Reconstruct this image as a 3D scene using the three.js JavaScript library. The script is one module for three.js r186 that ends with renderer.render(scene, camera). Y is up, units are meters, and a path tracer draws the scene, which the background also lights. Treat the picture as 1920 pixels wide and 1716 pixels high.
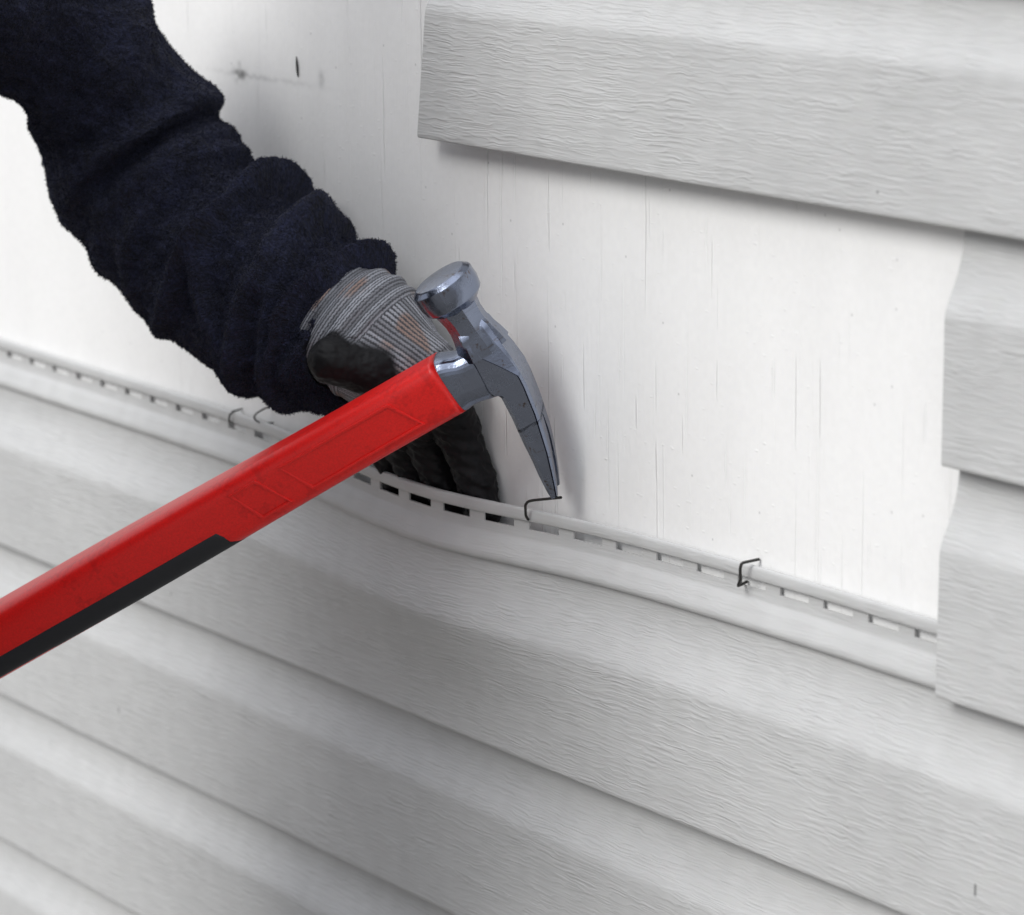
import * as THREE from 'three';
import { mergeGeometries } from 'three/addons/utils/BufferGeometryUtils.js';

// ---------------------------------------------------------------- camera, sky, sun, exposure
const scene = new THREE.Scene();
const camera = new THREE.PerspectiveCamera(15.882, 1024 / 915, 0.05, 400);
camera.position.set(1.09747, 0.35644, 1.08167);
camera.rotation.set(-0.22685, 0.93356, -0.01031, 'YXZ');
camera.focus = 1.80;
camera.userData.fStop = 9;
camera.updateMatrixWorld();

const renderer = new THREE.WebGLRenderer();
renderer.toneMapping = THREE.LinearToneMapping;
renderer.toneMappingExposure = 1.5;
renderer.shadowMap.enabled = true;

{ // overcast sky: brightest at the zenith, a little cool
  const w = 64, h = 32, d = new Float32Array(w * h * 4);
  for (let j = 0; j < h; j++) for (let i = 0; i < w; i++) {
    const el = ((j + 0.5) / h - 0.5) * Math.PI, s = Math.max(0, Math.sin(el)), L = 1.12 * (0.8 + 2.2 * s) / 3, k = (j * w + i) * 4;
    d[k] = L * 0.97; d[k + 1] = L * 0.99; d[k + 2] = L * 1.05; d[k + 3] = 1;
  }
  const sky = new THREE.DataTexture(d, w, h, THREE.RGBAFormat, THREE.FloatType);
  sky.mapping = THREE.EquirectangularReflectionMapping; sky.magFilter = THREE.LinearFilter; sky.needsUpdate = true;
  scene.background = sky; scene.environment = sky;
}
const sun = new THREE.DirectionalLight(new THREE.Color().setRGB(1, 0.985, 0.955), 1.5);
sun.position.set(0.06 * 6, 0.60 * 6, 0.80 * 6);
sun.castShadow = true; sun.shadow.radius = 54; sun.shadow.mapSize.set(2048, 2048);
Object.assign(sun.shadow.camera, { left: -2.5, right: 2.5, top: 2.5, bottom: -2.5, near: 0.5, far: 14 });
scene.add(sun); scene.add(sun.target);

// ---------------------------------------------------------------- helpers
function rng(seed) { let a = seed >>> 0; return () => { a = (a + 0x6D2B79F5) | 0; let t = Math.imul(a ^ (a >>> 15), 1 | a); t = (t + Math.imul(t ^ (t >>> 7), 61 | t)) ^ t; return ((t ^ (t >>> 14)) >>> 0) / 4294967296; }; }
function hash(i, j, k = 0) { let h = Math.imul(i, 374761393) ^ Math.imul(j, 668265263) ^ Math.imul(k, 1274126177); h = Math.imul(h ^ (h >>> 13), 1274126177); return ((h ^ (h >>> 16)) >>> 0) / 4294967296; }
const fade = (t) => t * t * (3 - 2 * t), mix = (a, b, t) => a + (b - a) * t, clamp = (x, a = 0, b = 1) => Math.min(b, Math.max(a, x));
const sstep = (a, b, x) => fade(clamp((x - a) / (b - a)));
function noise2(x, y, px = 0, py = 0, seed = 0) { // value noise, periodic over px by py cells when given
  const xi = Math.floor(x), yi = Math.floor(y), u = fade(x - xi), v = fade(y - yi);
  const wx = (i) => px ? ((i % px) + px) % px : i, wy = (j) => py ? ((j % py) + py) % py : j;
  return mix(mix(hash(wx(xi), wy(yi), seed), hash(wx(xi + 1), wy(yi), seed), u), mix(hash(wx(xi), wy(yi + 1), seed), hash(wx(xi + 1), wy(yi + 1), seed), u), v);
}
function noise3(x, y, z, seed = 0) {
  const zi = Math.floor(z), w = fade(z - zi);
  return mix(noise2(x, y, 0, 0, seed + zi * 131), noise2(x, y, 0, 0, seed + (zi + 1) * 131), w);
}
const V = (x, y, z) => new THREE.Vector3(x, y, z);
function mesh(name, geometry, material, parent = scene) {
  const m = new THREE.Mesh(geometry, material); m.name = name; m.castShadow = m.receiveShadow = true; parent.add(m); return m;
}
function group(name) { const g = new THREE.Group(); g.name = name; scene.add(g); return g; }
function tag(o, label, category, grp, kind) { o.userData.label = label; if (category) o.userData.category = category; if (grp) o.userData.group = grp; if (kind) o.userData.kind = kind; return o; }
const std = (o) => new THREE.MeshStandardMaterial(o);
const lin = (r, g, b) => new THREE.Color().setRGB(r, g, b);
function tex(w, h, fn, srgb, rx = 1, ry = 1) { // fn(i, j) -> [r, g, b] 0..1
  const d = new Uint8Array(w * h * 4);
  for (let j = 0; j < h; j++) for (let i = 0; i < w; i++) { const c = fn(i, j), k = (j * w + i) * 4; d[k] = clamp(c[0]) * 255; d[k + 1] = clamp(c[1]) * 255; d[k + 2] = clamp(c[2]) * 255; d[k + 3] = 255; }
  const t = new THREE.DataTexture(d, w, h); t.wrapS = t.wrapT = THREE.RepeatWrapping; t.magFilter = THREE.LinearFilter; t.minFilter = THREE.LinearMipmapLinearFilter; t.generateMipmaps = true;
  if (srgb) t.colorSpace = THREE.SRGBColorSpace; t.repeat.set(rx, ry); t.needsUpdate = true; return t;
}
function geo(pos, idx, uv, col) {
  const g = new THREE.BufferGeometry(); g.setAttribute('position', new THREE.Float32BufferAttribute(pos, 3));
  if (uv) g.setAttribute('uv', new THREE.Float32BufferAttribute(uv, 2)); if (col) g.setAttribute('color', new THREE.Float32BufferAttribute(col, 3));
  g.setIndex(idx); g.computeVertexNormals(); return g;
}
// a bent sheet of material of some thickness: P(i, j) front points, holes where open(i, j), rims closed
function sheet(nx, ny, P, uvOf, thick, open = () => false) {
  const pos = [], uv = [], idx = [], F = [], N = [];
  for (let i = 0; i <= nx; i++) { F.push([]); for (let j = 0; j <= ny; j++) F[i].push(P(i, j)); }
  const a = V(), b = V();
  for (let i = 0; i <= nx; i++) { N.push([]); for (let j = 0; j <= ny; j++) {
    a.subVectors(F[Math.min(nx, i + 1)][j], F[Math.max(0, i - 1)][j]); b.subVectors(F[i][Math.max(0, j - 1)], F[i][Math.min(ny, j + 1)]);
    N[i].push(V().crossVectors(a, b).normalize());
  } }
  const at = (i, j) => i * (ny + 1) + j, off = (nx + 1) * (ny + 1);
  for (const s of [0, 1]) for (let i = 0; i <= nx; i++) for (let j = 0; j <= ny; j++) { const p = F[i][j].clone().addScaledVector(N[i][j], -s * thick); pos.push(p.x, p.y, p.z); uv.push(...uvOf(i, j)); }
  const rim = (i0, j0, i1, j1) => { const k = pos.length / 3; for (const [i, j] of [[i0, j0], [i1, j1]]) for (const s of [0, 1]) { const p = F[i][j].clone().addScaledVector(N[i][j], -s * thick); pos.push(p.x, p.y, p.z); uv.push(...uvOf(i, j)); } idx.push(k, k + 1, k + 2, k + 1, k + 3, k + 2); };
  for (let i = 0; i < nx; i++) for (let j = 0; j < ny; j++) {
    if (open(i, j)) continue;
    const A = at(i, j), B = at(i + 1, j), C = at(i + 1, j + 1), D = at(i, j + 1);
    idx.push(A, D, B, B, D, C, off + A, off + B, off + D, off + B, off + C, off + D);
    if (i === 0 || open(i - 1, j)) rim(i, j, i, j + 1); if (i === nx - 1 || open(i + 1, j)) rim(i + 1, j + 1, i + 1, j);
    if (j === 0 || open(i, j - 1)) rim(i + 1, j, i, j); if (j === ny - 1 || open(i, j + 1)) rim(i, j + 1, i + 1, j + 1);
  }
  return geo(pos, idx, uv);
}
// surface nets: the zero surface of f in a box, as one closed smooth mesh
function nets(f, lo, hi, cell) {
  const n = [0, 1, 2].map((k) => Math.ceil((hi[k] - lo[k]) / cell) + 1), [nx, ny, nz] = n, D = new Float32Array(nx * ny * nz), id = (i, j, k) => i + nx * (j + ny * k);
  for (let k = 0; k < nz; k++) for (let j = 0; j < ny; j++) for (let i = 0; i < nx; i++) D[id(i, j, k)] = f(lo[0] + i * cell, lo[1] + j * cell, lo[2] + k * cell);
  const vi = new Int32Array(nx * ny * nz).fill(-1), pos = [], idx = [];
  const E = [[0, 1], [2, 3], [4, 5], [6, 7], [0, 2], [1, 3], [4, 6], [5, 7], [0, 4], [1, 5], [2, 6], [3, 7]];
  for (let k = 0; k < nz - 1; k++) for (let j = 0; j < ny - 1; j++) for (let i = 0; i < nx - 1; i++) {
    const c = []; let m = 0; for (let q = 0; q < 8; q++) { const v = D[id(i + (q & 1), j + ((q >> 1) & 1), k + (q >> 2))]; c.push(v); if (v < 0) m |= 1 << q; }
    if (m === 0 || m === 255) continue;
    let x = 0, y = 0, z = 0, s = 0;
    for (const [a, b] of E) { if ((c[a] < 0) === (c[b] < 0)) continue; const t = c[a] / (c[a] - c[b]); x += mix(a & 1, b & 1, t); y += mix((a >> 1) & 1, (b >> 1) & 1, t); z += mix(a >> 2, b >> 2, t); s++; }
    vi[id(i, j, k)] = pos.length / 3; pos.push(lo[0] + (i + x / s) * cell, lo[1] + (j + y / s) * cell, lo[2] + (k + z / s) * cell);
  }
  const quad = (a, b, c, d, flip) => flip ? idx.push(a, c, b, a, d, c) : idx.push(a, b, c, a, c, d);
  for (let k = 1; k < nz - 1; k++) for (let j = 1; j < ny - 1; j++) for (let i = 1; i < nx - 1; i++) {
    const s = D[id(i, j, k)] < 0;
    if (s !== D[id(i + 1, j, k)] < 0) quad(vi[id(i, j - 1, k - 1)], vi[id(i, j, k - 1)], vi[id(i, j, k)], vi[id(i, j - 1, k)], !s);
    if (s !== D[id(i, j + 1, k)] < 0) quad(vi[id(i - 1, j, k - 1)], vi[id(i - 1, j, k)], vi[id(i, j, k)], vi[id(i, j, k - 1)], !s);
    if (s !== D[id(i, j, k + 1)] < 0) quad(vi[id(i - 1, j - 1, k)], vi[id(i, j - 1, k)], vi[id(i, j, k)], vi[id(i - 1, j, k)], !s);
  }
  return { pos, idx };
}
// distance to a tapered capsule; bone = [a, b, ra, rb]
function bone(x, y, z, a, b, ra, rb) {
  const dx = b[0] - a[0], dy = b[1] - a[1], dz = b[2] - a[2], t = clamp(((x - a[0]) * dx + (y - a[1]) * dy + (z - a[2]) * dz) / (dx * dx + dy * dy + dz * dz + 1e-12));
  return Math.hypot(x - a[0] - dx * t, y - a[1] - dy * t, z - a[2] - dz * t) - mix(ra, rb, t);
}
const smin = (a, b, k) => { const h = Math.max(k - Math.abs(a - b), 0) / k; return Math.min(a, b) - h * h * k * 0.25; };

// ---------------------------------------------------------------- materials
const TS = 0.6; // metres covered by the vinyl grain texture
const grainH = (() => { const n = 2048, H = new Float32Array(n * n);
  for (let j = 0; j < n; j++) for (let i = 0; i < n; i++) {
    const u = i / n, v = j / n;
    const wob = (noise2(u * 22, v * 50, 22, 50, 3) - 0.5) * 0.9 + (noise2(u * 110, v * 150, 110, 150, 4) - 0.5) * 0.55;
    const a = noise2(u * 26, v * 420 + wob * 1.2, 26, 420, 5), b = noise2(u * 44, v * 560 + wob * 1.7, 44, 560, 6), c = noise2(u * 12, v * 240 + wob * 0.7, 12, 240, 7), m = noise2(u * 24, v * 90, 24, 90, 9);
    const r1 = Math.pow(1 - Math.abs(2 * a - 1), 3), r2 = Math.pow(1 - Math.abs(2 * b - 1), 3);
    H[j * n + i] = 0.10 + (0.40 * r1 + 0.40 * r2) * (0.30 + 0.9 * m) + 0.14 * c + 0.03 * noise2(u * 500, v * 600, 500, 600, 8);
  }
  return H; })();
const grainBump = tex(2048, 2048, (i, j) => { const h = grainH[j * 2048 + i]; return [h, h, h]; }, false, 1 / TS, 1 / TS);
const specks = (() => { const r = rng(77), L = []; for (let i = 0; i < 20; i++) L.push([r(), r(), 0.0005 + r() * 0.0008, 0.5 + r() * 2]); return L; })();
const vinylColor = (() => { const n = 1024, A = new Float32Array(n * n).fill(1);
  for (const [u, v, rad, el] of specks) { const R = rad / 1.2 * n, ci = u * n, cj = v * n; for (let j = -6; j <= 6; j++) for (let i = -4; i <= 4; i++) { const q = Math.hypot(i * 1.3, j / el) / R; if (q < 1) { const x = ((Math.round(ci) + i) % n + n) % n, y = ((Math.round(cj) + j) % n + n) % n; A[y * n + x] = Math.min(A[y * n + x], 0.55); } } }
  return tex(n, n, (i, j) => { const m = A[j * n + i] * (0.985 + 0.03 * (noise2(i / 8, j / 8, 128, 128, 21) - 0.5) + 0.03 * (noise2(i / 64, j / 32, 16, 32, 22) - 0.5)); return [m * 0.764, m * 0.767, m * 0.766]; }, true, 1 / 1.2, 1 / 1.2); })();
const vinyl = std({ map: vinylColor, bumpMap: grainBump, bumpScale: 0.0005, roughness: 0.42 });
const vinylSmooth = std({ map: vinylColor, bumpMap: grainBump, bumpScale: 0.00025, roughness: 0.42 });

// ---------------------------------------------------------------- setting: ground, sheathed wall
const soil = tex(512, 512, (i, j) => { const m = 0.30 + 0.14 * noise2(i / 32, j / 32, 16, 16, 31) + 0.12 * noise2(i / 6, j / 6, 86, 86, 32); return [m, m * 0.97, m * 0.92]; }, true, 40, 40);
const GY = -1.12;
{ const g = new THREE.PlaneGeometry(240, 240); g.rotateX(-Math.PI / 2); const m = mesh('ground', g, std({ map: soil, roughness: 0.95 })); m.position.y = GY; tag(m, 'bare grey ground in front of the house wall', null, null, 'structure'); }

const C = 0.115; // height of one lap course
{ // house wrap: white film with printed weave, vertical creases and a slit
  const wall = group('sheathed_wall'); tag(wall, 'bare white house wrap stretched over wall sheathing behind the siding', 'wall');
  const W = 2048, H = 1024, x0 = -1.12, x1 = 0.12, y0 = -0.24, y1 = 0.38, B = new Float32Array(W * H).fill(0.5), r = rng(5);
  const sx = W / (x1 - x0), sy = H / (y1 - y0);
  for (let k = 0; k < 520; k++) { // creases: pairs of thin raised and pressed lines, mostly over the middle of the sheet
    const x = x0 + (0.30 + 0.66 * r()) * (x1 - x0), yc = y0 + r() * (y1 - y0), len = 0.015 + r() * r() * 0.14, amp = (0.07 + 0.15 * r()) * (r() < 0.5 ? 1 : -1), tw = r() < 0.4 ? 2 : 1, drift = (r() - 0.5) * 0.01;
    for (let t = 0; t < len * sy; t++) { const j = Math.round((yc - y0) * sy + t), f = Math.sin(Math.PI * t / (len * sy)) ** 0.4; if (j < 0 || j >= H) continue; const i = Math.round((x - x0) * sx + drift * t);
      for (let w = 0; w < tw; w++) { if (i + w >= 0 && i + w < W) B[j * W + i + w] += amp * f; if (i - 1 >= 0 && i - 1 < W) B[j * W + i - 1] -= amp * f * 0.7; } }
  }
  for (let k = 0; k < 3000; k++) { const i = Math.floor(r() * W), j = Math.floor((Math.floor(r() * 120) + 0.3 * r()) / 120 * H), a = 0.05 + 0.1 * r(); for (let t = 0; t < 3; t++) B[j * W + (i + t) % W] += a; } // weave knots
  const bump = tex(W, H, (i, j) => { const h = B[j * W + i] + 0.07 * (noise2(i / 1.6, j / 26, 0, 0, 41) - 0.5) + 0.03 * (noise2(i / 3, j / 3, 0, 0, 47) - 0.5); return [h, h, h]; });
  const col = tex(W, H, (i, j) => { const x = x0 + i / sx, y = y0 + j / sy; let m = 0.945 + 0.012 * (noise2(i / 30, j / 90, 0, 0, 42) - 0.5) + 0.012 * (noise2(i / 5, j / 5, 0, 0, 43) - 0.5);
    const st = (cx, cy, rx, ry) => Math.exp(-(((x - cx) / rx) ** 2 + ((y - cy) / ry) ** 2)) * noise2(i / 7, j / 5, 0, 0, 44);
    m -= 0.5 * st(-0.645, 0.132, 0.006, 0.005) + 0.16 * st(-0.62, 0.131, 0.05, 0.0016) + 0.10 * st(-0.70, 0.075, 0.06, 0.002) + 0.2 * st(-0.552, 0.136, 0.003, 0.004);
    if (hash(i >> 1, j >> 1, 9) > 0.9997) m -= 0.12;
    return [m, m, m * 0.997]; }, true);
  const film = std({ map: col, bumpMap: bump, bumpScale: 0.0015, roughness: 0.5 });
  const nx = 180, ny = 90, P = (i, j) => { const x = x0 + i / nx * (x1 - x0), y = y1 - j / ny * (y1 - y0); return V(x, y, 0.0012 * (noise2(x * 22, y * 5, 0, 0, 45) - 0.5) + 0.0010 * (noise2(x * 9, y * 12, 0, 0, 46) - 0.5)); };
  mesh('wrap_sheet', sheet(nx, ny, P, (i, j) => [i / nx, 1 - j / ny], 0.002), film, wall);
  const board = mesh('sheathing', new THREE.BoxGeometry(4.4, 3.3, 0.016), std({ color: lin(0.72, 0.72, 0.71), roughness: 0.7 }), wall); board.position.set(-0.3, 0.66, -0.013);
  // slit: a lens-shaped tear, dark inside
  const s = new THREE.Shape(); s.moveTo(0, 0.0062); s.quadraticCurveTo(0.0019, 0.001, 0.0013, -0.0062); s.quadraticCurveTo(-0.0013, -0.002, 0, 0.0062);
  const cut = mesh('slit', new THREE.ExtrudeGeometry(s, { depth: 0.0006, bevelEnabled: false }), std({ color: lin(0.02, 0.02, 0.02), roughness: 0.9 }), wall); cut.position.set(-0.5772, 0.1416, 0.0009); cut.userData.label = 'dark slit cut in the wrap';
}
{ const f = mesh('foundation', new THREE.BoxGeometry(4.4, 0.56, 0.2), std({ color: lin(0.3, 0.3, 0.29), roughness: 0.9 })); f.position.set(-0.3, -0.865, -0.105); tag(f, 'grey concrete foundation under the siding', null, null, 'structure'); }

// ---------------------------------------------------------------- vinyl siding panels
// one lap course, top to bottom: cove swelling out to a flat face, rounded butt edge, underside
const COURSE = [[0, .0045], [-.005, .0046], [-.011, .0052], [-.017, .0064], [-.023, .0083], [-.029, .0108], [-.034, .0132], [-.038, .0150], [-.0405, .0159], [-.0425, .0163], [-.046, .0165], [-.06, .0164], [-.08, .0165], [-.10, .0166], [-.1125, .0167], [-.1143, .0165], [-.1150, .0159], [-.1153, .0150], [-.1153, .0120], [-.1153, .0055]];
// nail flange above a panel: rolled hem, slotted strip, swelling lock
const FLANGE = [[.0322, .0024], [.0332, .0030], [.0335, .0042], [.0330, .0053], [.0318, .0058], [.0290, .0059], [.0268, .0057], [.0262, .0050], [.0260, .0036], [.0256, .0034], [.0210, .0034], [.0200, .0034], [.0160, .0036], [.0146, .0042], [.0126, .0058], [.0105, .0068], [.0080, .0076], [.0050, .0092], [.0025, .0095], [.0006, .0088], [-.0004, .0074], [-.0008, .0046]];
const SLOT0 = -0.46289, PITCH = 0.03339, SLOTL = 0.0222;
// the top panel below the opening is pulled off the wall where the hand grips it
const flexed = (x, y) => { const h = sstep(-0.30, -0.125, y), k = sstep(-0.22, -0.135, y), d = x + 0.412; return [0.0035 * sstep(-0.34, -0.06, x) * h, 0.0225 * Math.exp(-0.5 * (d / (d < 0 ? 0.100 : 0.068)) ** 2) * k + 0.003 * h * (noise2(x * 4 + 9, 0.5, 0, 0, 61) - 0.5)]; };
const bowed = (seed) => (x, y) => [0.0012 * (noise2(x * 2.2, seed, 0, 0, 62) - 0.5), 0.0024 * (noise2(x * 3 + seed, y * 5, 0, 0, 63) - 0.35)];
function panel(label, yTop, courses, xa, xb, flex, flange, shiftU) {
  const g = group(names('siding_panel')); g.position.set(0, 0, 0); tag(g, label, 'siding panel', 'grey vinyl siding panels on the wall');
  const xl = (y) => typeof xa === 'function' ? xa(y) : xa, x0 = xl(yTop);
  const xs = []; { const n = Math.ceil((xb - x0) / 0.02); for (let i = 0; i <= n; i++) xs.push(i / n); }
  courses.forEach((yc, q) => {
    let s = 0; const arc = COURSE.map((p, j) => j ? (s += Math.hypot(p[0] - COURSE[j - 1][0], p[1] - COURSE[j - 1][1])) : 0);
    const P = (i, j) => { const y = yc + COURSE[j][0], a = xl(y), x = a + xs[i] * (xb - a), d = flex(x, y); return V(x, y + d[0], COURSE[j][1] + d[1]); };
    mesh('lap_course', sheet(xs.length - 1, COURSE.length - 1, P, (i, j) => [x0 + xs[i] * (xb - x0) + shiftU, yc - arc[j] + q * 0.37], 0.0012), vinyl, g);
  });
  if (flange) {
    const X = [], open = []; let i0 = Math.ceil((x0 - SLOT0) / PITCH) , x = x0; X.push(x0);
    for (let k = i0; SLOT0 + k * PITCH + SLOTL < xb; k++) { const a = SLOT0 + k * PITCH, b = a + SLOTL; X.push(a); open.push(X.length - 1); X.push(b); }
    X.push(xb); const yL = courses[0], J = FLANGE.findIndex((p) => p[0] === 0.0256), set = new Set(open);
    mesh('nail_flange', sheet(X.length - 1, FLANGE.length - 1, (i, j) => { const y = yL + FLANGE[j][0], d = flex(X[i], y); return V(X[i], y + d[0], FLANGE[j][1] + d[1]); }, (i, j) => [X[i], FLANGE[j][0]], 0.0011, (i, j) => j === J && set.has(i)), vinylSmooth, g).userData.label = 'slotted nail flange with rolled top hem';
  }
  return g;
}
const taken = {}; function names(n) { const k = taken[n] = (taken[n] ?? -1) + 1; return k ? n + '_' + String(k).padStart(3, '0') : n; }
const yA = -C - 0.0025;
panel('grey siding panel with slotted nail flange below the opening, gripped by the gloved hand', yA, [yA, yA - C], -2.4, 1.7, flexed, true, 0.11);
panel('grey siding panel lowest on the wall, under the flanged panel', -3 * C - 0.002, [-3 * C - 0.002, -4 * C - 0.002], -2.4, 1.7, bowed(3.3), false, 0.31);
panel('grey siding panel whose cut end borders the white opening, under the upper panel', C, [C, 0.0005], 0.0005, 1.7, bowed(7.7), false, 0.23);
panel('grey siding panel overhanging the top of the opening, its cut end free on the wrap', 3 * C, [3 * C, 2 * C], (y) => -0.4281 + (y - 0.115) * 0.147, 1.7, bowed(5.1), false, 0.47);

// ---------------------------------------------------------------- staples
const wire = std({ color: lin(0.045, 0.044, 0.042), roughness: 0.5, metalness: 0.6 });
function staple(label, pts, rad = 0.0008) {
  const m = mesh(names('staple'), new THREE.TubeGeometry(new THREE.CatmullRomCurve3(pts.map((p) => V(...p)), false, 'catmullrom', 0.2), 48, rad, 8), wire); tag(m, label, 'staple', 'wire staples along the flange'); return m;
}
staple('bent wire staple being pulled from the flange by the hammer claw', [[-0.3327, -0.0918, 0.0100], [-0.3270, -0.0897, 0.0165], [-0.3250, -0.0864, 0.0195], [-0.3240, -0.0805, 0.0205], [-0.3215, -0.0779, 0.0205], [-0.3161, -0.0760, 0.0205], [-0.2912, -0.0697, 0.0205]]);
staple('short dark staple standing alone over the flange, nearest the cut siding', [[-.1575, -.0925, .0010], [-.1540, -.0925, .0100], [-.1505, -.0880, .0115], [-.1500, -.0825, .0122], [-.1490, -.0790, .0116], [-.1480, -.0785, .0010]]);
staple('loose curled wire staple sticking out of the wrap under the sleeve', [[-.6177, -.0750, -.0010], [-.6180, -.0766, .0060], [-.6193, -.0790, .0105], [-.6197, -.0817, .0120], [-.6195, -.0842, .0100], [-.6191, -.0858, .0060], [-.6163, -.0862, -.0010]], 0.0006);
staple('small staple clasped over the flange hem near the handle, under the sleeve', [[-.6590, -.0925, .0030], [-.6540, -.0900, .0095], [-.6530, -.0860, .0095], [-.6530, -.0838, .0070], [-.6530, -.0830, -.0010]], 0.0006);

// ---------------------------------------------------------------- claw hammer
{
  const ham = group('claw_hammer'); tag(ham, 'claw hammer with steel head and red handle, claw hooked on a staple', 'hammer');
  const M = new THREE.Matrix4().makeBasis(V(0.6357, 0.5087, -0.5807).normalize(), V(-0.2256, 0.8418, 0.4905).normalize(), V(0.7383, -0.1809, 0.6498).normalize());
  ham.quaternion.setFromRotationMatrix(M); ham.position.set(-0.3194, 0.0026, 0.0539);
  const mm = 0.001;
  const scr = (() => { const r = rng(12), n = 512, A = new Float32Array(n * n); for (let j = 0; j < n; j++) for (let i = 0; i < n; i++) A[j * n + i] = 0.30 + 0.22 * noise2(i / 40, j / 40, 13, 13, 71) + 0.12 * noise2(i / 5, j / 5, 102, 102, 72);
    for (let k = 0; k < 160; k++) { let x = r() * n, y = r() * n; const a = r() * 6.28, l = 10 + r() * 60, d = (r() - 0.4) * 0.4; for (let t = 0; t < l; t++) { const i = ((x | 0) % n + n) % n, j = ((y | 0) % n + n) % n; A[j * n + i] += d; x += Math.cos(a); y += Math.sin(a); } }
    return A; })();
  const roughT = tex(512, 512, (i, j) => { const v = scr[j * 512 + i]; return [v, v, v]; }, false, 14, 14);
  const steelBump = tex(512, 512, (i, j) => { const v = 0.5 + 0.4 * (noise2(i / 60, j / 60, 0, 0, 73) - 0.5) + 0.5 * (scr[j * 512 + i] - 0.45); return [v, v, v]; }, false, 14, 14);
  const rust = tex(512, 512, (i, j) => { const s = sstep(0.74, 0.92, noise2(i / 30, j / 30, 17, 17, 74) * 0.6 + 0.4 * noise2(i / 6, j / 6, 85, 85, 75)); return [mix(0.52, 0.38, s), mix(0.55, 0.34, s), mix(0.62, 0.33, s)]; }, true, 14, 14);
  const steel = std({ map: rust, metalness: 1, roughness: 0.52, roughnessMap: roughT, bumpMap: steelBump, bumpScale: 0.0004 });
  // loft of closed rings (arrays of [x, y, z] in mm), flat shaded by ring side so that edges stay crisp
  const loft = (rings) => { const n = rings[0].length, pos = [], uv = [], idx = []; let u = 0;
    for (let s = 0; s < n; s++) { const t = (s + 1) % n; for (let k = 0; k < rings.length; k++) for (const q of [s, t]) { const p = rings[k][q]; pos.push(p[0] * mm, p[1] * mm, p[2] * mm); uv.push((p[1] + q) * mm, (p[0] + p[2]) * mm); } for (let k = 0; k < rings.length - 1; k++) { const b = (s * rings.length + k) * 2; idx.push(b, b + 1, b + 2, b + 1, b + 3, b + 2); } }
    for (const k of [0, rings.length - 1]) { const b = pos.length / 3, R = rings[k]; let c = [0, 0, 0]; for (const p of R) c = c.map((v, i) => v + p[i] / n); pos.push(...c.map((v) => v * mm)); uv.push(c[1] * mm, c[0] * mm); for (const p of R) { pos.push(p[0] * mm, p[1] * mm, p[2] * mm); uv.push(p[1] * mm, p[0] * mm); } for (let q = 0; q < n; q++) k ? idx.push(b, b + 1 + (q + 1) % n, b + 1 + q) : idx.push(b, b + 1 + q, b + 1 + (q + 1) % n); }
    return geo(pos, idx, uv); };
  const lut = (T) => (y) => { for (let i = 0; i < T.length - 1; i++) if (y <= T[i][0] && y >= T[i + 1][0]) { const t = (T[i][0] - y) / (T[i][0] - T[i + 1][0]); return mix(T[i][1], T[i + 1][1], t); } return y > T[0][0] ? T[0][1] : T[T.length - 1][1]; };
  const outer = lut([[26, 17.5], [22, 19.2], [10, 20.4], [0, 21.2], [-10, 21.2], [-18, 20.2], [-27, 18.4], [-34, 16.8], [-50, 12.4], [-57, 10], [-68, 5.6], [-76, 2], [-85, -2.6]]);
  const inner = lut([[26, 2], [-10, -2], [-14, -1], [-16, 2.4], [-18, 3.3], [-32, 1.7], [-46, -0.8], [-59, -2.6], [-68, -4.4], [-79, -6], [-85, -6.4]]);
  const wide = lut([[26, 9], [22, 12], [10, 13.4], [-15, 13.8], [-30, 13.8], [-60, 13], [-85, 10.5]]);
  const groove = lut([[26, 4], [22.9, 2.9], [17.6, 2.6], [11.3, 5.4], [-1.8, 14.1], [-10.5, 19.2], [-18, 18.2], [-34.5, 14.8], [-57.4, 8], [-74, 1.6], [-85, -3.2]]);
  // head plate and claw root, then two prongs with a V between them
  const section = (y, za, zb) => { const xo = outer(y), xi = Math.min(inner(y), xo - 1), xg = clamp(groove(y), xi + 0.4, xo - 0.5), c = Math.min(1.2, (xo - xi) * 0.2); // za: inner side of the prong (z), zb: outer side
    return [[xi + Math.min(2.6, (xo - xi) * 0.25), y, zb - 0.9], [xg - 0.5, y, zb - 0.8], [xg, y, zb - 1.6], [xg + 0.5, y, zb + 0.4], [mix(xg, xo, 0.85), y, zb - 0.2 - (xo - xg) * 0.16], [xo, y, zb - 0.9 - (xo - xg) * 0.2], [xo, y, za], [xi, y, za], [xi, y, zb - 4.4]]; };
  const H = []; const ys1 = []; for (let y = 26; y >= -40; y -= 2) ys1.push(y);
  for (const side of [1, -1]) {
    const ringsA = ys1.map((y) => section(y, 0, wide(y)).map((p) => [p[0], p[1], p[2] * side])); H.push(loft(side > 0 ? ringsA : ringsA.map((r) => r.slice().reverse())));
    const ringsB = []; for (let y = -38; y >= -85.4; y -= 2.37) { const gap = 0.4 + 6.2 * Math.pow((-38 - y) / 47.5, 0.8); ringsB.push(section(y, gap, wide(y)).map((p) => [p[0], p[1], p[2] * side])); }
    H.push(loft(side > 0 ? ringsB : ringsB.map((r) => r.slice().reverse())));
  }
  // eye socket running to the handle
  const sq = (x, cy, hy, hz, e) => { const R = []; for (let k = 0; k < 40; k++) { const a = k / 40 * 2 * Math.PI, c = Math.cos(a), s = Math.sin(a); R.push([x, cy + hy * Math.sign(c) * Math.abs(c) ** (2 / e), hz * Math.sign(s) * Math.abs(s) ** (2 / e)]); } return R; };
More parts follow.
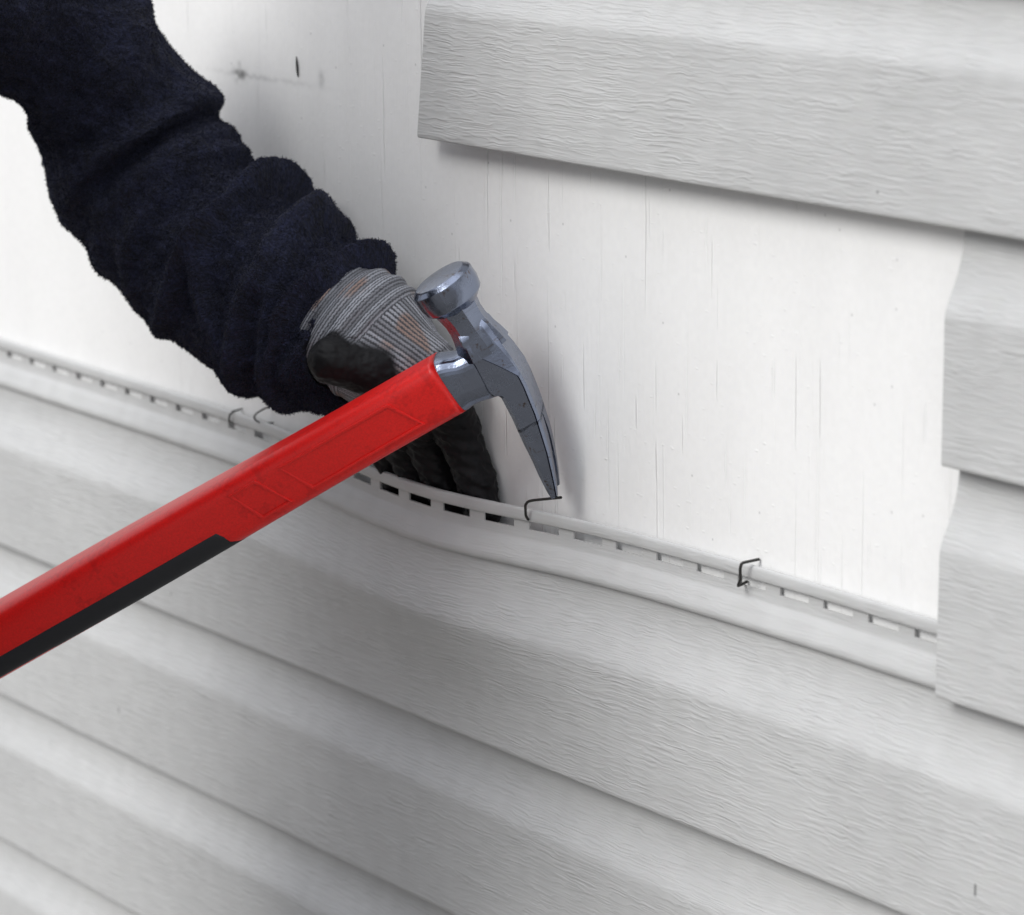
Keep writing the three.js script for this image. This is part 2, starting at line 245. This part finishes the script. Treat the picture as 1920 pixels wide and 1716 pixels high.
  H.push(loft([[-19, 1.2, 16.6, 13.0, 3.4], [-17, 1.2, 17.0, 13.2, 3.4], [-13, 0.8, 16.0, 12.8, 3.2], [-8, -0.6, 15.2, 12.4, 3], [-3, -1.5, 15.5, 12.2, 3], [3, -2.2, 16, 11.6, 3], [8, -2.2, 15.4, 11, 3], [14, 0, 14, 9.6, 3]].map((a) => sq(...a))));
  mesh('head', mergeGeometries(H.map((g) => g.toNonIndexed())), steel, ham);
  // poll: neck, bell and chamfered striking face, round about the head axis
  const poll = new THREE.LatheGeometry([[0, 31], [9.4, 31], [9.8, 34], [11.0, 35.4], [11.6, 35.8], [15.9, 39.6], [16.5, 40.1], [17.2, 41], [18.2, 46], [18.1, 52.6], [17.7, 53.2], [15.6, 54.9], [15.2, 55.3], [14.6, 55.6], [8, 56.0], [0, 56.2]].map(([r, y]) => new THREE.Vector2(r * mm, y * mm)), 48);
  { const q = poll.attributes.uv; for (let i = 0; i < q.count; i++) q.setXY(i, q.getX(i) * 0.1, q.getY(i) * 0.05); }
  // eight-sided neck below the bell
  const oct = (y, r) => { const R = []; for (let k = 0; k < 8; k++) { const a = (k + 0.5) / 8 * 2 * Math.PI; R.push([r * Math.cos(a) / Math.cos(Math.PI / 8), y, -r * Math.sin(a) / Math.cos(Math.PI / 8)]); } return R; };
  const neck = mesh('neck', loft([[38, 12.2], [35, 11.4], [30, 10.6], [25, 10.7], [20, 11.6], [14, 13.2], [8, 14.4]].map((q) => oct(...q))).toNonIndexed(), steel, ham); neck.position.x = 8.6 * mm;
  const pm = mesh('striking_poll', poll.toNonIndexed(), steel, ham); pm.position.x = 9.4 * mm; pm.userData.label = 'round polished striking face and neck';
  // handle
  const dirty = tex(512, 512, (i, j) => { const s = sstep(0.62, 0.86, 0.6 * noise2(i / 44, j / 30, 0, 0, 81) + 0.4 * noise2(i / 9, j / 9, 0, 0, 82)), f = 0.96 + 0.08 * (noise2(i / 3, j / 3, 0, 0, 83) - 0.5); return [mix(0.93, 0.80, s * 0.5) * f, mix(0.118, 0.10, s) * f, mix(0.105, 0.09, s) * f]; }, true, 9, 9);
  const red = std({ map: dirty, roughness: 0.34 });
  const black = std({ color: lin(0.016, 0.017, 0.021), roughness: 0.6 });
  const hs = []; for (let x = -18; x >= -460; x -= 4) { const t = (-18 - x) / 400, butt = sstep(-425, -457, x) * 3, ex = x < -454 ? 0.93 : 1; hs.push(sq(x, 1.4 - 1.0 * t, (17.0 + 2.0 * sstep(-60, -260, x) + butt) * ex, (13.6 + 1.4 * sstep(-60, -260, x) + butt * 0.6) * ex, 3.7)); }
  const tube = (R) => { const n = R[0].length, pos = [], uv = [], idx = []; R.forEach((r) => { let s = 0; r.forEach((p, q) => { pos.push(p[0] * mm, p[1] * mm, p[2] * mm); if (q) s += Math.hypot(p[1] - r[q - 1][1], p[2] - r[q - 1][2]); uv.push(p[0] * mm, s * mm); }); });
    for (let k = 0; k < R.length - 1; k++) for (let q = 0; q < n; q++) { const a = k * n + q, b = k * n + (q + 1) % n; idx.push(a, b, a + n, b, b + n, a + n); }
    for (const k of [0, R.length - 1]) { const b = pos.length / 3; pos.push(R[k][0][0] * mm, 0.001, 0); uv.push(0, 0); for (let q = 0; q < n; q++) k ? idx.push(b, k * n + q, k * n + (q + 1) % n) : idx.push(b, (q + 1) % n, q); } return geo(pos, idx, uv); };
  const handle = mesh('handle', tube(hs), red, ham); handle.userData.label = 'red handle with raised outlined panels';
  // panels on the flat cheeks of the handle: low raised rims around a flat field
  for (const side of [1, -1]) for (const pts of [[[-124, 11.2], [-51, 11.6], [-40, -8.2], [-114.5, -9]], [[-157, 11], [-139.5, 11.6], [-128.5, -9.4], [-148.5, -9.8]]]) {
    const sh = new THREE.Shape(pts.map(([x, y]) => new THREE.Vector2(x * mm, y * mm)));
    const c = pts.reduce((a, p) => [a[0] + p[0] / 4, a[1] + p[1] / 4], [0, 0]), hole = new THREE.Path(pts.slice().reverse().map(([x, y]) => { const dx = x - c[0], dy = y - c[1]; return new THREE.Vector2((x - Math.sign(dx) * 1.1) * mm, (y - Math.sign(dy) * 1.0) * mm); })); sh.holes.push(hole);
    const g = new THREE.ExtrudeGeometry(sh, { depth: 0.5 * mm, bevelEnabled: true, bevelThickness: 0.3 * mm, bevelSize: 0.3 * mm, bevelSegments: 2 }); const o = mesh('raised_outline', g, red, handle); o.position.z = side * (13.35 + 0.35 * (pts[0][0] < -150)) * mm + (side < 0 ? -0.5 * mm : 0);
  }
  const gr = []; for (let x = -164; x >= -452; x -= 4) { const w = sstep(-164, -176, x), R = []; const hy = 17.5 + 2.0 * sstep(-60, -260, x), hz = 14.1 + 1.4 * sstep(-60, -260, x); for (let k = 0; k <= 24; k++) { const a = Math.PI + (k / 24 - 0.5) * 2 * mix(0.75, 1.47, w), c = Math.cos(a), s = Math.sin(a); R.push([x - (1 - Math.abs(k / 12 - 1)) * 0 + Math.abs(k / 12 - 1) * -6 * (1 - w), 1.4 + hy * Math.sign(c) * Math.abs(c) ** (2 / 3.7), hz * Math.sign(s) * Math.abs(s) ** (2 / 3.7)]); } for (let k = 24; k >= 0; k--) R.push([R[k][0], 1.4 + (R[k][1] - 1.4) * 0.9, R[k][2] * 0.9]); gr.push(R); }
  mesh('grip', tube(gr), black, ham).userData.label = 'black rubber grip along the underside';
}

// ---------------------------------------------------------------- person: gloved arm reaching in, the rest standing beside the opening
{
  const person = group('person'); tag(person, 'person in navy fleece jacket and knit work gloves gripping the siding flange', 'person');
  // body under the clothes, outside the fleece sleeve and gloves that show
  const B = [ // joints in metres
    [[-.47, -.26, .60], [-.47, .10, .55], .140, .155], [[-.47, .10, .55], [-.47, .25, .51], .155, .140],
    [[-.62, .30, .44], [-.31, .30, .52], .082, .082], [[-.47, .32, .49], [-.455, .44, .40], .064, .056],
    [[-.56, -.28, .61], [-.58, -.66, .62], .090, .068], [[-.58, -.66, .62], [-.59, -1.04, .61], .066, .048], [[-.38, -.28, .61], [-.36, -.66, .63], .090, .068], [[-.36, -.66, .63], [-.36, -1.04, .61], .066, .048],
    [[-.59, -1.07, .62], [-.60, -1.08, .45], .046, .04], [[-.36, -1.07, .62], [-.35, -1.08, .45], .046, .04],
    [[-.31, .30, .52], [-.29, .02, .62], .066, .056], [[-.29, .02, .62], [-.52, -.21, .42], .052, .040],
    [[-.62, .31, .43], [-.634, .2, .19], .044, .026], [[-.634, .2, .19], [-.622, .088, .086], .024, .024], [[-.622, .088, .086], [-.45, .004, .058], .026, .022]];
  const HX = -.45, HZ = .37;
  const head = (x, y, z) => { let d = Math.hypot((x - HX) / .078, (y - .555) / .105, (z - HZ) / .092) * .088 - .088; d = smin(d, bone(x, y, z, [HX, .49, HZ - .065], [HX, .47, HZ - .075], .045, .03), .03); d = smin(d, bone(x, y, z, [HX, .555, HZ - .093], [HX, .53, HZ - .107], .01, .014), .012); for (const s of [-1, 1]) d = smin(d, bone(x, y, z, [HX + s * .078, .57, HZ + .005], [HX + s * .08, .535, HZ], .014, .01), .008); return d; };
  const bodyF = (x, y, z) => { let d = head(x, y, z); for (const b of B) d = smin(d, bone(x, y, z, ...b), 0.05); return d; };
  const s = nets(bodyF, [-.78, -1.16, .0], [-.08, .70, .82], 0.014), col = [];
  for (let i = 0; i < s.pos.length; i += 3) { const x = s.pos[i], y = s.pos[i + 1], z = s.pos[i + 2]; let c = [.014, .016, .030];
    if (y > .43) c = y > .595 ? [.02, .02, .022] : (z < HZ && Math.abs(Math.abs(x - HX) - .03) < .011 && Math.abs(y - .565) < .007) ? [.03, .02, .02] : (z < HZ && Math.abs(x - HX) < .024 && Math.abs(y - .503) < .005) ? [.3, .11, .09] : [.42, .26, .19]; else if (y < -1.0) c = [.03, .022, .016]; else if (y < -.24) c = [.03, .034, .045]; col.push(...c); }
  mesh('body', geo(s.pos, s.idx, null, col), std({ vertexColors: true, roughness: 0.95 }), person);

  // fleece sleeve: a tube along the arm, bunched in folds towards the cuff
  const path = [[-.4317, -.0035, .0580], [-.4518, .0004, .0575], [-.4892, .0119, .0620], [-.5349, .0240, .0693], [-.5791, .0465, .0773], [-.6214, .0877, .0860], [-.6340, .1425, .1090], [-.6340, .2180, .2050], [-.6150, .3000, .4300]];
  const rad = [.0365, .0470, .0555, .0580, .0575, .0560, .0515, .058, .070];
  const curve = new THREE.CatmullRomCurve3(path.map((p) => V(...p)), false, 'centripetal'), L = curve.getLength();
  const NS = 460, NA = 280, fr = curve.computeFrenetFrames(NS, false);
  // carry one fixed side vector along instead of the turning frame
  const up0 = V(0.595, 0.2, -0.8).normalize();
  const radAt = (() => { const key = path.map((p, i) => { let best = 0, bd = 9; for (let k = 0; k <= 400; k++) { const q = curve.getPointAt(k / 400), d = q.distanceTo(V(...p)); if (d < bd) { bd = d; best = k / 400; } } return [best, rad[i]]; }); return (t) => { for (let i = 0; i < key.length - 1; i++) if (t <= key[i + 1][0]) { const f = fade(clamp((t - key[i][0]) / (key[i + 1][0] - key[i][0]))); return mix(key[i][1], key[i + 1][1], f); } return rad[rad.length - 1]; }; })();
  // folds: [metres from the cuff, height, width, skew amplitude, skew phase]
  const folds = [[.008, .0085, .009, .005, 1.0], [.027, .0145, .0080, .013, 0.4], [.046, .0135, .0078, .018, 1.5], [.068, .0165, .0100, .020, 0.7], [.096, .0145, .0100, .025, 1.9], [.124, .0150, .0105, .020, .2], [.160, .0090, .012, .014, 2.1], [.187, .0120, .015, .012, 1.0], [.226, .0140, .021, .014, 1.7], [.285, .0095, .022, .02, .9], [.34, .007, .026, .02, 2.4]];
  const bump = (x, w) => { const q = x / w; return q < 0 ? Math.exp(-q * q * 2.6) : Math.exp(-q * q * 1.1); };
  const pt = (i, j) => {
    const inner = i < 14, t = inner ? (14 - i) * 0.004 : Math.pow((i - 14) / (NS - 14), 1.15), sM = t * L, a = j / NA * 2 * Math.PI;
    const p = curve.getPointAt(clamp(t)), T = curve.getTangentAt(clamp(t)), U = up0.clone().addScaledVector(T, -up0.dot(T)).normalize(), W = V().crossVectors(T, U);
    let r = radAt(t), d = 0;
    const dirY = U.y * Math.cos(a) + W.y * Math.sin(a), under = mix(0.38, 1, sstep(-.75, .35, dirY)), na = Math.cos(a) * 1.6, nb = Math.sin(a) * 1.6;
    for (const [s0, h, w, sk, ph] of folds) { const wob = sk * Math.sin(a + ph) + 0.016 * (noise3(na, nb, s0 * 40, 91) - 0.5), str = 0.40 + 0.95 * noise3(na * 1.0 + 5, nb * 1.0, s0 * 60, 92); d += h * under * str * bump(sM - s0 - wob, w); }
    d -= 0.0075 * under; d += 0.009 * (noise3(na * 1.3, nb * 1.3, sM * 24, 93) - 0.5) + 0.0028 * (noise3(na * 5, nb * 5, sM * 95, 94) - 0.5) + 0.0016 * (noise3(na * 18, nb * 18, sM * 330, 95) - 0.5);
    if (inner) { r = r * 0.90 - 0.002; d *= 0.3; } else if (sM < 0.004) { r *= mix(0.93, 1, Math.sqrt(sM / 0.004)); }
    r += d; return V(p.x + (U.x * Math.cos(a) + W.x * Math.sin(a)) * r, p.y + (U.y * Math.cos(a) + W.y * Math.sin(a)) * r, Math.max(0.003, p.z + (U.z * Math.cos(a) + W.z * Math.sin(a)) * r));
  };
  const pos = [], uv = [], idx = [];
  for (let i = 0; i <= NS; i++) for (let j = 0; j <= NA; j++) { const p = pt(i, j % NA); pos.push(p.x, p.y, p.z); uv.push(j / NA * 0.33, i / NS * L); }
  for (let i = 0; i < NS; i++) for (let j = 0; j < NA; j++) { const a = i * (NA + 1) + j, b = a + 1, c = a + NA + 1; idx.push(a, b, c, b, c + 1, c); }
  const fleeceT = tex(512, 512, (i, j) => { const m = 0.55 + 0.5 * noise2(i / 4, j / 4, 128, 128, 96) + 0.35 * (noise2(i / 24, j / 24, 0, 0, 97) - 0.5); return [0.14 * m, 0.155 * m, 0.245 * m]; }, true, 9, 9);
  const fleeceB = tex(512, 512, (i, j) => { const v = noise2(i / 3, j / 3, 0, 0, 98) * 0.6 + noise2(i / 9, j / 9, 0, 0, 99) * 0.4; return [v, v, v]; }, false, 9, 9);
  const sg = geo(pos, idx, uv), sleeve = mesh('fleece_sleeve', sg, std({ map: fleeceT, bumpMap: fleeceB, bumpScale: 0.0016, roughness: 1 }), person);
  sleeve.userData.label = 'bunched navy fleece sleeve';
  { // pile: short curled fibres standing off the fleece
    const r = rng(404), n = 150000, f = new THREE.BufferGeometry(); f.setAttribute('position', new THREE.Float32BufferAttribute([-.5, 0, 0, .5, 0, 0, .35, .55, .18, -.35, .55, .18, 0.1, 1, .55], 3)); f.setIndex([0, 1, 2, 0, 2, 3, 3, 2, 4]); f.computeVertexNormals();
    const im = new THREE.InstancedMesh(f, std({ color: 0xffffff, roughness: 1, side: THREE.DoubleSide }), n), P = sg.attributes.position, N = sg.attributes.normal, o = new THREE.Object3D(), q = V(), nn = V(), cc = new THREE.Color();
    for (let k = 0; k < n; k++) { const i = 14 + Math.floor(Math.pow(r(), 1.1) * (NS * 0.85)), j = Math.floor(r() * NA), v = i * (NA + 1) + j, w = v + NA + 2, m = r(); q.set(mix(P.getX(v), P.getX(w), m), mix(P.getY(v), P.getY(w), m), mix(P.getZ(v), P.getZ(w), m)); nn.set(N.getX(v), N.getY(v), N.getZ(v));
      if (nn.dot(V(q.x, q.y, q.z).sub(curve.getPointAt(clamp(Math.pow((i - 14) / (NS - 14), 1.15))))) < 0) nn.negate();
      nn.x += (r() - .5) * 1.5; nn.y += (r() - .5) * 1.5 - 0.15; nn.z += (r() - .5) * 1.5; nn.normalize();
      o.position.copy(q); o.quaternion.setFromUnitVectors(V(0, 1, 0), nn); o.rotateY(r() * 6.28); const l = 0.0008 + 0.0012 * r(); o.scale.set(0.00035 + 0.0003 * r(), l, l); o.updateMatrix(); im.setMatrixAt(k, o.matrix);
      const g = 0.5 + 1.1 * r() * r(); im.setColorAt(k, cc.setRGB(0.019 * g, 0.0225 * g, 0.049 * g)); }
    im.name = 'fleece_pile'; im.userData.kind = 'stuff'; im.castShadow = im.receiveShadow = true; sleeve.add(im);
  }

  // the gripping glove: knit back and cuff, dark coated thumb and fingers hooked behind the flange
  const knitB = [[[-.4620, .008, .060], [-.4300, .0055, .0535], .031, .032], [[-.4300, .0055, .0535], [-.3990, -.0090, .0420], .030, .021], [[-.4300, .0055, .0535], [-.4120, -.0170, .0430], .029, .021], [[-.4350, .003, .053], [-.4250, -.0240, .0430], .028, .020], [[-.4178, -.0002, .0600], [-.4000, -.0103, .0520], .019, .017]];
  const fingB = [
    [[-.3990, -.0123, .0500], [-.3978, -.0090, .0726], .0155, .0135], [[-.3978, -.0090, .0726], [-.4078, -.0020, .0930], .0135, .0128],
    [[-.3850, -.0143, .0360], [-.3934, -.0480, .0175], .0150, .0128], [[-.3934, -.0480, .0175], [-.3816, -.0776, .0125], .0128, .0108], [[-.3816, -.0776, .0125], [-.3742, -.0956, .0115], .0108, .0090],
    [[-.4000, -.0216, .0370], [-.4202, -.0620, .0185], .0150, .0122], [[-.4202, -.0620, .0185], [-.4094, -.0986, .0120], .0122, .0092],
    [[-.4140, -.0278, .0390], [-.4414, -.0671, .0200], .0150, .0118], [[-.4414, -.0671, .0200], [-.4348, -.0985, .0125], .0118, .0090],
    [[-.4290, -.0333, .0410], [-.4606, -.0686, .0215], .0140, .0110], [[-.4606, -.0686, .0215], [-.4590, -.0964, .0135], .0110, .0085]];
  const ax = V(.40, -.30, -.22).normalize(), ay = V(.3, .75, -.1).addScaledVector(ax, -V(.3, .75, -.1).dot(ax)).normalize(), az = V().crossVectors(ax, ay), O0 = V(-.462, .008, .060);
  const fieldK = (x, y, z) => { let d = 1; for (const b of knitB) d = smin(d, bone(x, y, z, ...b), .016); return d; };
  const fieldF = (x, y, z) => { let d = 1; fingB.forEach((b, i) => { d = i === 2 || i === 5 || i === 7 || i === 9 ? Math.min(d, bone(x, y, z, ...b)) : smin(d, bone(x, y, z, ...b), .004); }); return d; };
  const knit = (x, y, z) => { // [row profile, stitch profile, stripe shade]
    const px = x - O0.x, py = y - O0.y, pz = z - O0.z, u = px * ax.x + py * ax.y + pz * ax.z, v = px * ay.x + py * ay.y + pz * ay.z, w = px * az.x + py * az.y + pz * az.z;
    const th = Math.atan2(w, v) * 0.031, cuff = 1 - sstep(.030, .046, u), rowC = u / .0019, rowB = th / .0018 + u * 40;
    const a = cuff > .5 ? rowC : rowB, b = cuff > .5 ? th / .0017 : u / .0017;
    return [0.5 + 0.5 * Math.sin(a * 6.283), 0.5 + 0.5 * Math.sin((b + 0.35 * Math.sin(a * 6.283)) * 6.283), hash(Math.floor(a), cuff > .5 ? 1 : 2, 5), u, th, sstep(.2, .7, 0.5 + 0.5 * Math.sin(a * 6.283 + 0.5 * Math.sin(b * 6.283)) + 0.25 * (hash(Math.floor(a), Math.floor(b), 7) - .5))]; };
  const glove = (x, y, z) => { const k = fieldK(x, y, z), f = fieldF(x, y, z); let d = smin(k, f, .010); if (Math.abs(d) < .004) { if (k < f) { const q = knit(x, y, z); d -= .0006 * q[0] * (0.3 + 0.7 * q[1]) + (q[3] < .036 ? .0009 * Math.sin(q[3] / .0105 * 6.283) : 0); } else d -= (z > .06 ? .45 : 1) * .0014 * (noise3(x * 190, y * 190, z * 190, 101) - .5) + .0007 * (noise3(x * 520, y * 520, z * 520, 105) - .5) + (z > .06 ? .3 : 1) * .0008 * Math.sin((y * 0.9 + x * .4) * 900 + 4 * noise3(x * 90, y * 90, z * 90, 102)) * .5; } return d; };
  const gs = nets(glove, [-.505, -.112, -.002], [-.350, .052, .112], 0.0007), gc = [];
  for (let i = 0; i < gs.pos.length; i += 3) { const x = gs.pos[i], y = gs.pos[i + 1], z = gs.pos[i + 2], k = fieldK(x, y, z), f = fieldF(x, y, z), n = noise3(x * 70, y * 70, z * 70, 103);
    const dark = sstep(-.004, .0035, k - f + (n - .5) * .012), q = knit(x, y, z), yarn = q[5], or = 0.7 * sstep(.52, .68, noise3(x * 60 + 3, y * 60, z * 60, 104)) * sstep(.4, .6, q[2]), lt = mix(.16, .40, q[2]);
    const kc = [mix(.06, mix(lt, .30, or), yarn), mix(.063, mix(lt * 1.04, .17, or), yarn), mix(.072, mix(lt * 1.16, .11, or), yarn)], dc = [.006 + .004 * n, .006 + .004 * n, .007 + .005 * n];
    gc.push(mix(kc[0], dc[0], dark), mix(kc[1], dc[1], dark), mix(kc[2], dc[2], dark)); }
  mesh('work_glove', geo(gs.pos, gs.idx, null, gc), new THREE.MeshPhysicalMaterial({ vertexColors: true, roughness: 0.5, specularIntensity: 0.4 }), person).userData.label = 'grey knit work glove with dark coated thumb and fingers';

  // the other glove, closed round the end of the hammer handle
  const Hm = (x, y, z) => [-0.3194 + (0.6357 * x - 0.2256 * y + 0.7383 * z) * .001, 0.0026 + (0.5087 * x + 0.8418 * y - 0.1809 * z) * .001, 0.0539 + (-0.5807 * x + 0.4905 * y + 0.6498 * z) * .001];
  const F2 = [[Hm(-454, 4, -36), Hm(-386, 6, -36), .017, .017], [Hm(-454, 26, -26), Hm(-384, 26, -26), .015, .015], [Hm(-414, 14, -40), [-.565, -.215, .395], .026, .030]];
  for (let k = 0; k < 4; k++) { const X = -452 + k * 21.5; let prev = null; for (let q = 0; q <= 5; q++) { const a = 1.9 - q * 0.80, p = Hm(X + q, 29.5 * Math.cos(a), 26 * Math.sin(a)); if (prev) F2.push([prev, p, .0105, .0102 - q * .0002]); prev = p; } }
  { let prev = Hm(-398, 20, -34); for (const [x, y, z] of [[-388, -6, -33], [-382, -24, -20], [-381, -29, 0]]) { const p = Hm(x, y, z); F2.push([prev, p, .0125, .0115]); prev = p; } }
  const f2 = (x, y, z) => { let d = 1; F2.forEach((b, i) => { d = smin(d, bone(x, y, z, ...b), i < 3 ? .012 : .003); }); return d; };
  const h2 = nets(f2, [-.74, -.34, .17], [-.45, -.07, .46], 0.0028);
  mesh('work_glove', geo(h2.pos, h2.idx), std({ color: lin(.016, .016, .018), roughness: 0.62 }), person);
}
renderer.render(scene, camera);
